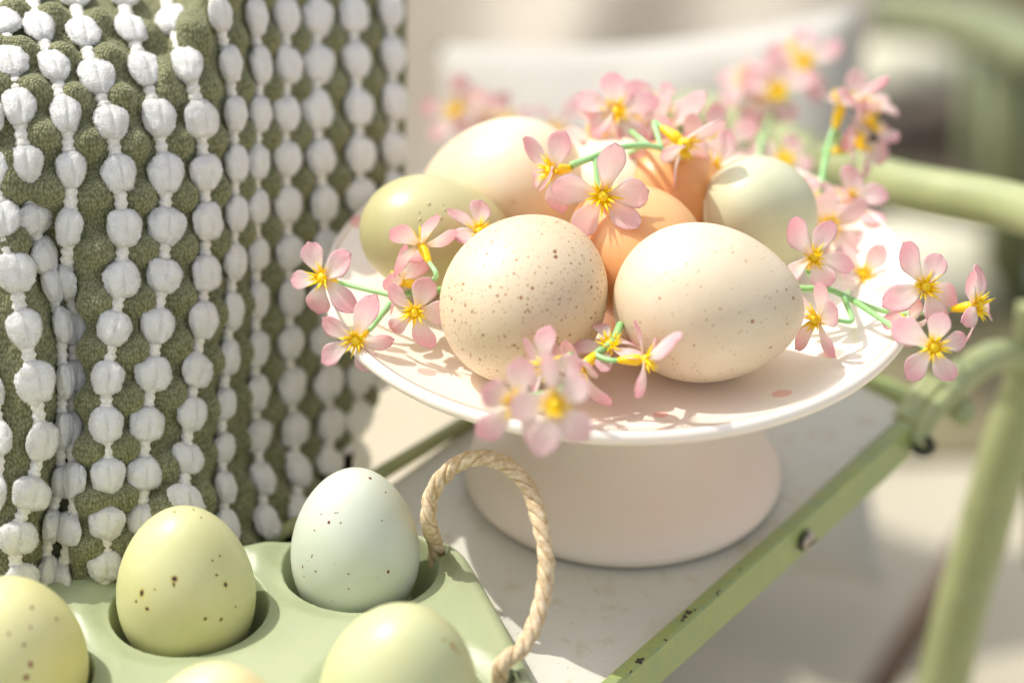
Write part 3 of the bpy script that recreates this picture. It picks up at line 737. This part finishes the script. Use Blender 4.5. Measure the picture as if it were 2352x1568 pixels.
def stamen_mesh(seed):
    rnd = random.Random(seed); parts = []
    v, f = lathe([(.0001, .0030), (.0009, .0028), (.0015, .0022), (.0017, .0012), (.0014, .0002), (.0008, -.0006)], 14); parts.append((v, f))
    n = 15
    for k in range(n):
        a = 2 * math.pi * k / n + rnd.uniform(-.15, .15); ln = rnd.uniform(.0036, .0054); el = rnd.uniform(.35, 1.15)
        d = Vector((math.cos(a) * math.cos(el), math.sin(a) * math.cos(el), math.sin(el))); s0 = Vector((math.cos(a) * .0010, math.sin(a) * .0010, .0012))
        parts.append(tube([s0, s0 + d * ln * .5, s0 + d * ln], lambda t: (.00052 * (1 - t) ** .6 + .00004), 5))
    v, f = join(parts); return mesh('stamens', v, f, YEL)
SM = [stamen_mesh(i) for i in range(4)]
v, f = lathe([(.0008, .0004), (.0016, -.0002), (.0017, -.0016), (.0014, -.0036), (.0011, -.0056), (.0007, -.0066), (.0001, -.0068)], 14); CALYX = mesh('calyx', v, f, YEL)

FL = {
 # sprig: (label, hidden root point, main stem polyline, blossoms)
 'a': ('pink blossom sprig hanging over the left rim of the plate beside the freckled egg', [(1060, 655, .745), (1000, 668, .742), (945, 672, .740), (905, 690, .738), (884, 716, .738)],
   [(748, 640, .735, (-.42, .12, .9), 105, 1.0, 'p'), (824, 776, .728, (-.32, -.30, .88), 68, 1.0, 'p'), (957, 712, .726, (-.28, -.34, .88), 62, .95, 'p'),
    (970, 568, .727, (-.30, .62, -.45), 95, .95, 'p'), (932, 650, .738, (-.92, .1, -.1), 70, .9, 'p'), (1098, 540, .742, (.15, .45, .75), 140, .95, 'p')]),
 'b': ('pink blossom sprig between the two freckled eggs at the front of the plate', [(1425, 745, .712), (1405, 785, .705), (1365, 815, .702), (1305, 868, .694), (1285, 900, .685)],
   [(1268, 836, .690, (-.62, -.28, .6), 75, 1.0, 'p'), (1470, 826, .697, (.90, .02, .22), 85, 1.0, 'p'), (1183, 925, .655, (.1, -.1, 1), 150, 1.05, 'p'),
    (1275, 930, .642, (.02, .02, 1), 35, 1.05, 'w'), (1345, 838, .700, (-.5, -.5, .4), 10, 1.0, 'p'), (1398, 800, .706, (.1, .5, .6), 100, .9, 'p')]),
 'c': ('pink blossom sprig spilling over the right rim of the plate, past the sparsely freckled egg', [(1800, 660, .745), (1850, 663, .745), (1905, 665, .745), (1960, 690, .745), (2020, 712, .745), (2070, 722, .745)],
   [(1866, 598, .742, (.05, .35, .9), 142, .98, 'p'), (1978, 635, .775, (.1, .3, .9), 52, .9, 'w'), (1884, 734, .728, (-.82, .02, .45), 80, .95, 'p'),
    (2120, 662, .738, (.18, .10, .95), 62, 1.1, 'p'), (2232, 704, .735, (.72, .10, .52), 65, 1.02, 'p'), (2143, 798, .700, (-.05, .05, 1), 222, 1.02, 'p'), (2078, 742, .742, (.45, -.55, .45), 170, .9, 'p')]),
 'd': ('pink blossom sprig lying across the top of the egg heap, with one cream white blossom', [(1312, 380, .745), (1360, 362, .748), (1420, 340, .752), (1490, 335, .758), (1545, 352, .765), (1600, 385, .775)],
   [(1276, 390, .742, (-.62, -.1, .62), 58, .95, 'p'), (1383, 450, .730, (.05, -.12, 1), 92, 1.08, 'w'), (1416, 260, .785, (-.12, .12, 1), 92, 1.02, 'p'), (1505, 258, .81, (.25, .35, .7), 62, .98, 'p'),
    (1560, 322, .765, (.60, -.48, .35), 48, 1.05, 'w'), (1630, 392, .785, (.08, .0, 1), 130, 1.1, 'p'), (1440, 345, .80, (.0, .75, .55), 90, 1.1, 'p'), (1475, 395, .79, (0, -.6, .5), 20, .9, 'p'), (1660, 335, .84, (-.1, .2, .9), 112, 1.0, 'p'), (1545, 395, .79, (-.4, -.2, .7), 250, .9, 'p'), (1520, 310, .80, (.1, .4, .8), 20, 1.0, 'w'), (1375, 325, .80, (-.1, .6, .7), 40, .95, 'w'), (1455, 305, .795, (0, .3, .9), 10, 1.0, 'p'), (1590, 350, .79, (-.2, .1, 1), 70, .95, 'w'), (1490, 400, .775, (.3, -.3, .8), 130, .9, 'p')]),
 'e': ('out of focus pink blossom sprig standing up behind the sage egg, highest of all', [(1738, 395, .83), (1748, 330, .87), (1762, 290, .90), (1775, 250, .92)],
   [(1722, 192, .92, (-.4, .45, .5), 100, 1.0, 'p'), (1785, 214, .91, (0, .1, 1), 300, 1.05, 'p'), (1845, 150, .94, (-.1, .3, .9), 20, 1.1, 'p'), (1800, 376, .87, (0, .5, .8), 60, .95, 'p'), (1815, 130, .95, (-.2, .7, .4), 60, .9, 'p'), (1760, 235, .92, (-.5, -.2, .7), 200, .9, 'w')]),
 'f': ('pink blossom sprig rising at the back right rim of the plate, above the armrest', [(1880, 470, .80), (1888, 410, .805), (1900, 345, .815), (1912, 300, .82)],
   [(1930, 250, .825, (.22, .92, .25), 80, 1.0, 'p'), (1990, 300, .83, (.55, .55, .45), 60, .95, 'p'), (1958, 335, .825, (.80, .22, .40), 40, 1.0, 'p'), (1950, 474, .805, (.08, .25, .95), 88, 1.05, 'p'), (1885, 480, .80, (-.3, .35, .7), 120, .9, 'p'), (1985, 260, .84, (.3, .7, .5), 20, .95, 'w'), (1905, 520, .79, (-.1, .1, .9), 30, .9, 'w')]),
 'g': ('blurred pink blossom sprig behind the large cream egg', [(1250, 400, .87), (1200, 330, .92), (1130, 300, .95), (1085, 285, .96)],
   [(1052, 262, .965, (-.2, .3, .8), 95, 1.05, 'p'), (1105, 285, .955, (.3, -.1, .7), 50, 1.05, 'w'), (1160, 290, .95, (.2, .4, .7), 30, 1.0, 'p'), (1268, 312, .90, (.3, .5, .5), 120, .95, 'p')]),
}
rb_ = random.Random(3)
for key, (label, main, bl) in FL.items():
    mp_ = [PD(*q_) for q_ in main]
    root = empty('blossom_sprig', mp_[0]); tag(root, label, 'flower sprig', 'artificial pink blossom sprigs laid among the eggs')
    sp_ = spline(mp_, 8); parts = [tube(sp_, lambda t: .0012 * (1 - .3 * t), 10)]
    for (x, y, d, nv_, roll, sc, kind) in bl:
        c_ = PD(x, y, d); n_ = cvec(*nv_); upv = cU - n_ * cU.dot(n_)
        if upv.length < .1: upv = cR - n_ * cR.dot(n_)
        upv.normalize(); rt = upv.cross(n_).normalized()
        Rm = Matrix((rt, upv, n_)).transposed()
        B = obj('blossom', CALYX, root, c_ - mp_[0]); B.rotation_mode = 'QUATERNION'; B.rotation_quaternion = Rm.to_quaternion(); sc *= {'d': 1.12, 'e': 1.12, 'f': 1.15, 'g': 1.15}.get(key, 1.0); B.scale = (sc,) * 3
        ph0 = math.radians(roll - 90)
        for k in range(5):
            pm = rb_.choice(PM[kind]); P_ = link(bpy.data.objects.new('petal', pm), B)
            P_.rotation_euler = (rb_.uniform(-.22, .24), rb_.uniform(-.25, .25), ph0 + k * 2 * math.pi / 5 + rb_.uniform(-.09, .09)); P_.scale = (rb_.uniform(.86, 1.12), rb_.uniform(.86, 1.08), rb_.uniform(.3, 2.0))
        st = link(bpy.data.objects.new('stamens', rb_.choice(SM)), B); st.location = (0, 0, .0006); st.rotation_euler = (0, 0, rb_.uniform(0, 6))
        # stalk from the calyx to the nearest place on the stem
        e0 = c_ - n_ * .0062 * sc
        j = min(range(len(sp_)), key=lambda q_: (sp_[q_] - e0).length + .0005 * abs(q_ - len(sp_) / 2)); tgt = sp_[j]
        dd = (tgt - e0).length
        parts.append(tube(spline([e0, e0 - n_ * min(.006, dd * .35), e0.lerp(tgt, .7) - n_ * min(.002, dd * .1), tgt], 6), lambda t: .0007 + .0003 * t, 8))
    v, f = join(parts); st = mesh('stem', v, f, STEM); obj('stem', st, root)

# ------------------------------------------------------------------ white cloth cushion behind
M = NT('white cotton'); o = M.obj(); M.color(M.mix(M.ramp(M.noise(10, o, 4).outputs[0], ((.35, 0.), (.7, 1.))), srgb(184, 180, 170), srgb(175, 171, 161)))
M.set(Roughness=.9, Sheen_Weight=.2); M.bump(M.noise(60, o, 4).outputs[0], .3, .003); WCOT = M.m
M = NT('beige linen'); o = M.obj(); M.color(M.mix(M.ramp(M.noise(10, o, 4).outputs[0], ((.35, 0.), (.7, 1.))), srgb(236, 230, 219), srgb(228, 221, 208)))
M.set(Roughness=.9, Sheen_Weight=.2); M.bump(M.noise(60, o, 4).outputs[0], .3, .003); BCOT = M.m
tr = M.n('BsdfTranslucent'); tr.inputs['Color'].default_value = (*srgb(226, 218, 204), 1); mx = M.n('MixShader'); mx.inputs[0].default_value = .5
M.l(M.b.outputs[0], mx.inputs[1]); M.l(tr.outputs[0], mx.inputs[2]); M.l(mx.outputs[0], M.t.nodes['Material Output'].inputs['Surface'])
def cushion(name, c, ux, uy, un, hw, hh, th, mat, seed, sag=0):
    """a stuffed square cushion: two bulging sheets that meet in a seam"""
    n = 46; V = []; Fc = []
    for s_ in (1, -1):
        for j in range(n + 1):
            for i in range(n + 1):
                u = i / n * 2 - 1; v_ = j / n * 2 - 1
                e = 1 - .07 * (1 - u * u); e2 = 1 - .07 * (1 - v_ * v_)
                z = th * (max(0, 1 - u ** 4) ** .5) * (max(0, 1 - v_ ** 4) ** .5)
                z += .012 * noise.noise(Vector((u * 2.2, v_ * 2.2, seed))) * (1 - max(abs(u), abs(v_)) ** 4)
                p = c + ux * (u * hw * e2) + uy * (v_ * hh * e) + un * (s_ * z)
                V.append(p)
    W_ = n + 1; half = W_ * W_
    for j in range(n):
        for i in range(n):
            a = j * W_ + i; Fc.append((a, a + 1, a + W_ + 1, a + W_)); a += half; Fc.append((a, a + W_, a + W_ + 1, a + 1))
    return mesh(name, V, Fc, mat)
up_ = (Vector((0, .35, .94))).normalized(); rt_ = Vector((.97, .24, 0)).normalized(); nm_ = rt_.cross(up_).normalized()
rt_ = Vector((.93, -.37, 0)).normalized(); up_ = Vector((.12, .5, .85)); up_ = (up_ - rt_ * up_.dot(rt_)).normalized(); nm_ = rt_.cross(up_).normalized()
cc = PD(1500, 700, 1.15)
m = cushion('cushion', cc, (rt_ * math.cos(.24) + up_ * math.sin(.24)).normalized(), (up_ * math.cos(.24) - rt_ * math.sin(.24)).normalized(), nm_, .104, .134, .030, WCOT, 2.2)
o_ = link(bpy.data.objects.new('cushion', m)); tag(o_, 'soft white cushion out of focus behind the egg heap and the armrest', 'cushion')
# bench block added under the cushion, made solid to shade the paving
M = NT('beige painted board'); o = M.obj(); M.color(M.mix(M.ramp(M.noise(10, o, 4).outputs[0], ((.35, 0.), (.7, 1.))), srgb(190, 180, 156), srgb(180, 170, 146))); M.set(Roughness=.6); M.bump(M.noise(60, o, 4).outputs[0], .2, .002)
m = bm_mesh('bench', box(Vector((-.25, .41, -.315)), Vector((.26, 0, 0)), Vector((0, .21, 0)), Vector((0, 0, .102)), .006), M.m)
o_ = link(bpy.data.objects.new('bench', m)); tag(o_, 'added beige bench block that shades the paving, blurred between the pillow and the cake stand', 'bench')
# beige cloth hanging behind the cushion: folded sheet with thickness
V = []; Fc = []; n = 60
c0 = PD(1170, 420, 1.40)
for s_ in (0, 1):
    for j in range(n + 1):
        for i in range(n + 1):
            u = i / n * 2 - 1; v_ = j / n * 2 - 1
            p = c0 + rt_ * (u * .19) + up_ * (v_ * .17) + nm_ * (.012 * math.sin(u * 9 + v_ * .7) + .01 * noise.noise(Vector((u * 3, v_ * 2, 4)))) - nm_ * .003 * s_
            V.append(p)
W_ = n + 1; half = W_ * W_
for j in range(n):
    for i in range(n):
        a = j * W_ + i; Fc.append((a, a + 1, a + W_ + 1, a + W_)); a += half; Fc.append((a, a + W_, a + W_ + 1, a + 1))
for k in range(n):
    a = k * W_; Fc.append((a, a + W_, a + W_ + half, a + half)); a = k * W_ + n; Fc.append((a, a + half, a + W_ + half, a + W_))
    a = k; Fc.append((a, a + half, a + half + 1, a + 1)); a = n * W_ + k; Fc.append((a, a + 1, a + half + 1, a + half))
o_ = link(bpy.data.objects.new('cloth', mesh('cloth', V, Fc, BCOT))); tag(o_, 'beige linen cloth hanging blurred behind the white cushion and the pillow', 'cloth')

# ------------------------------------------------------------------ ground and blurred garden
GZ = -.42
def sheet(name, x0, x1, y0, y1, z, mat, nx=2, ny=2, amp=0):
    V = []; Fc = []
    for j in range(ny + 1):
        for i in range(nx + 1):
            x = x0 + (x1 - x0) * i / nx; y = y0 + (y1 - y0) * j / ny
            V.append(Vector((x, y, z + amp * noise.noise(Vector((x * 6, y * 6, 0))))))
    for j in range(ny):
        for i in range(nx):
            a = j * (nx + 1) + i; Fc.append((a, a + 1, a + nx + 2, a + nx + 1))
    return mesh(name, V, Fc, mat)
M = NT('pale stone paving'); o = M.obj()
c = M.mix(M.ramp(M.noise(3.5, o, 5, .6).outputs[0], ((.35, 0.), (.7, 1.))), srgb(184, 176, 154), srgb(168, 160, 138)); M.color(c); M.set(Roughness=.7); M.bump(M.noise(40, o, 4).outputs[0], .3, .003)
o_ = link(bpy.data.objects.new('ground', sheet('ground', -30, 30, -12, 40, GZ, M.m))); tag(o_, kind='structure')
M = NT('garden soil and dry leaves'); o = M.obj()
c = M.mix(M.ramp(M.noise(7, o, 3, .5).outputs[0], ((.40, 0.), (.60, 1.))), srgb(58, 49, 37), srgb(88, 84, 56))
c = M.mix(M.ramp(M.noise(4.1, o, 3, .5).outputs[0], ((.50, 0.), (.62, 1.))), c, srgb(122, 114, 84)); M.color(c); M.set(Roughness=.9)
o_ = link(bpy.data.objects.new('garden_bed', sheet('garden_bed', .10, 9, .62, 9, GZ + .012, M.m, 60, 60, .02))); tag(o_, kind='structure')
def stone(px, py, d, rx, ry, rz, mat, label, seed, name='stone'):
    bm = bmesh.new(); bmesh.ops.create_icosphere(bm, subdivisions=4, radius=1)
    for v in bm.verts:
        k = 1 + .16 * noise.noise(v.co * 1.3 + Vector((seed, 0, 0))) + .04 * noise.noise(v.co * 4 + Vector((seed, 0, 0)))
        v.co = Vector((v.co.x * rx * k, v.co.y * ry * k, v.co.z * rz * k))
    o_ = link(bpy.data.objects.new(name, bm_mesh(name, bm, mat)))
    p = PZ(px, py, GZ + rz * .6); o_.location = p; tag(o_, label, 'stone', 'stones lying in the garden bed'); return o_
def plain(name, a, b, r=.8, s=12):
    M = NT(name); M.color(M.mix(M.ramp(M.noise(s, None, 4).outputs[0], ((.35, 0.), (.7, 1.))), a, b)); M.set(Roughness=r); M.bump(M.noise(s * 6, None, 4).outputs[0], .3, .003); return M.m
PST = plain('pale limestone', srgb(212, 208, 184), srgb(196, 192, 168)); BST = plain('brown stone', srgb(70, 58, 46), srgb(56, 48, 38)); DST = plain('tan stone', srgb(140, 124, 92), srgb(122, 108, 80))
stone(2045, 165, 0, .055, .035, .025, PST, 'pale flat stone, brightest one behind the blossoms', 1)
stone(1985, 300, 0, .075, .04, .022, BST, 'wide dark brown stone just below the pale flat stone', 5)
stone(2200, 290, 0, .032, .03, .03, BST, 'small dark brown stone right of the wide dark brown one', 9)
stone(2060, 75, 0, .10, .04, .025, DST, 'long tan stone at the top behind the pale flat stone', 13)
stone(1985, 5, 0, .045, .03, .02, BST, 'small dark stone at the top picture edge', 17)
stone(2150, 620, 0, .075, .05, .03, PST, 'pale stone seen below the green armrest', 21)
# second green chair, far and blurred at the top right
bch = empty('garden_chair', PZ(2330, 650, GZ)); tag(bch, 'blurred pale green garden chair at the top right corner', 'chair')
GREEN3 = green_paint('faded green paint', srgb(122, 126, 88), srgb(112, 116, 80), False)
v, f = tube(spline([PD(2000, 30, 1.75), PD(2150, 45, 1.7), PD(2290, 80, 1.62), PD(2420, 150, 1.55)], 8), .017, 16); obj('back_rail', mesh('back_rail', v, f, GREEN3), bch)
v, f = tube([PD(2330, 90, 1.62), PD(2325, 350, 1.66), PD(2315, 700, 1.72)], .019, 16); obj('leg', mesh('leg', v, f, GREEN3), bch)
v, f = tube([PD(2235, 120, 1.85), PD(2235, 350, 1.88), PD(2230, 640, 1.9)], .010, 16); obj('leg', mesh('leg', v, f, GREEN3), bch)
# thin brown metal leg under the shelf, lower right
BM = plain('brown rusty metal', srgb(120, 100, 88), srgb(100, 84, 72), .6, 60)
lw = empty('stool', PZ(2060, 1560, GZ)); tag(lw, 'brown metal stool leg blurred on the paving at the lower right', 'stool')
v, f = tube([PZ(1985, 1640, GZ + .01), PZ(2330, 1080, GZ + .16)], .009, 14); obj('leg', mesh('leg', v, f, BM), lw)
bpy.context.view_layer.update()
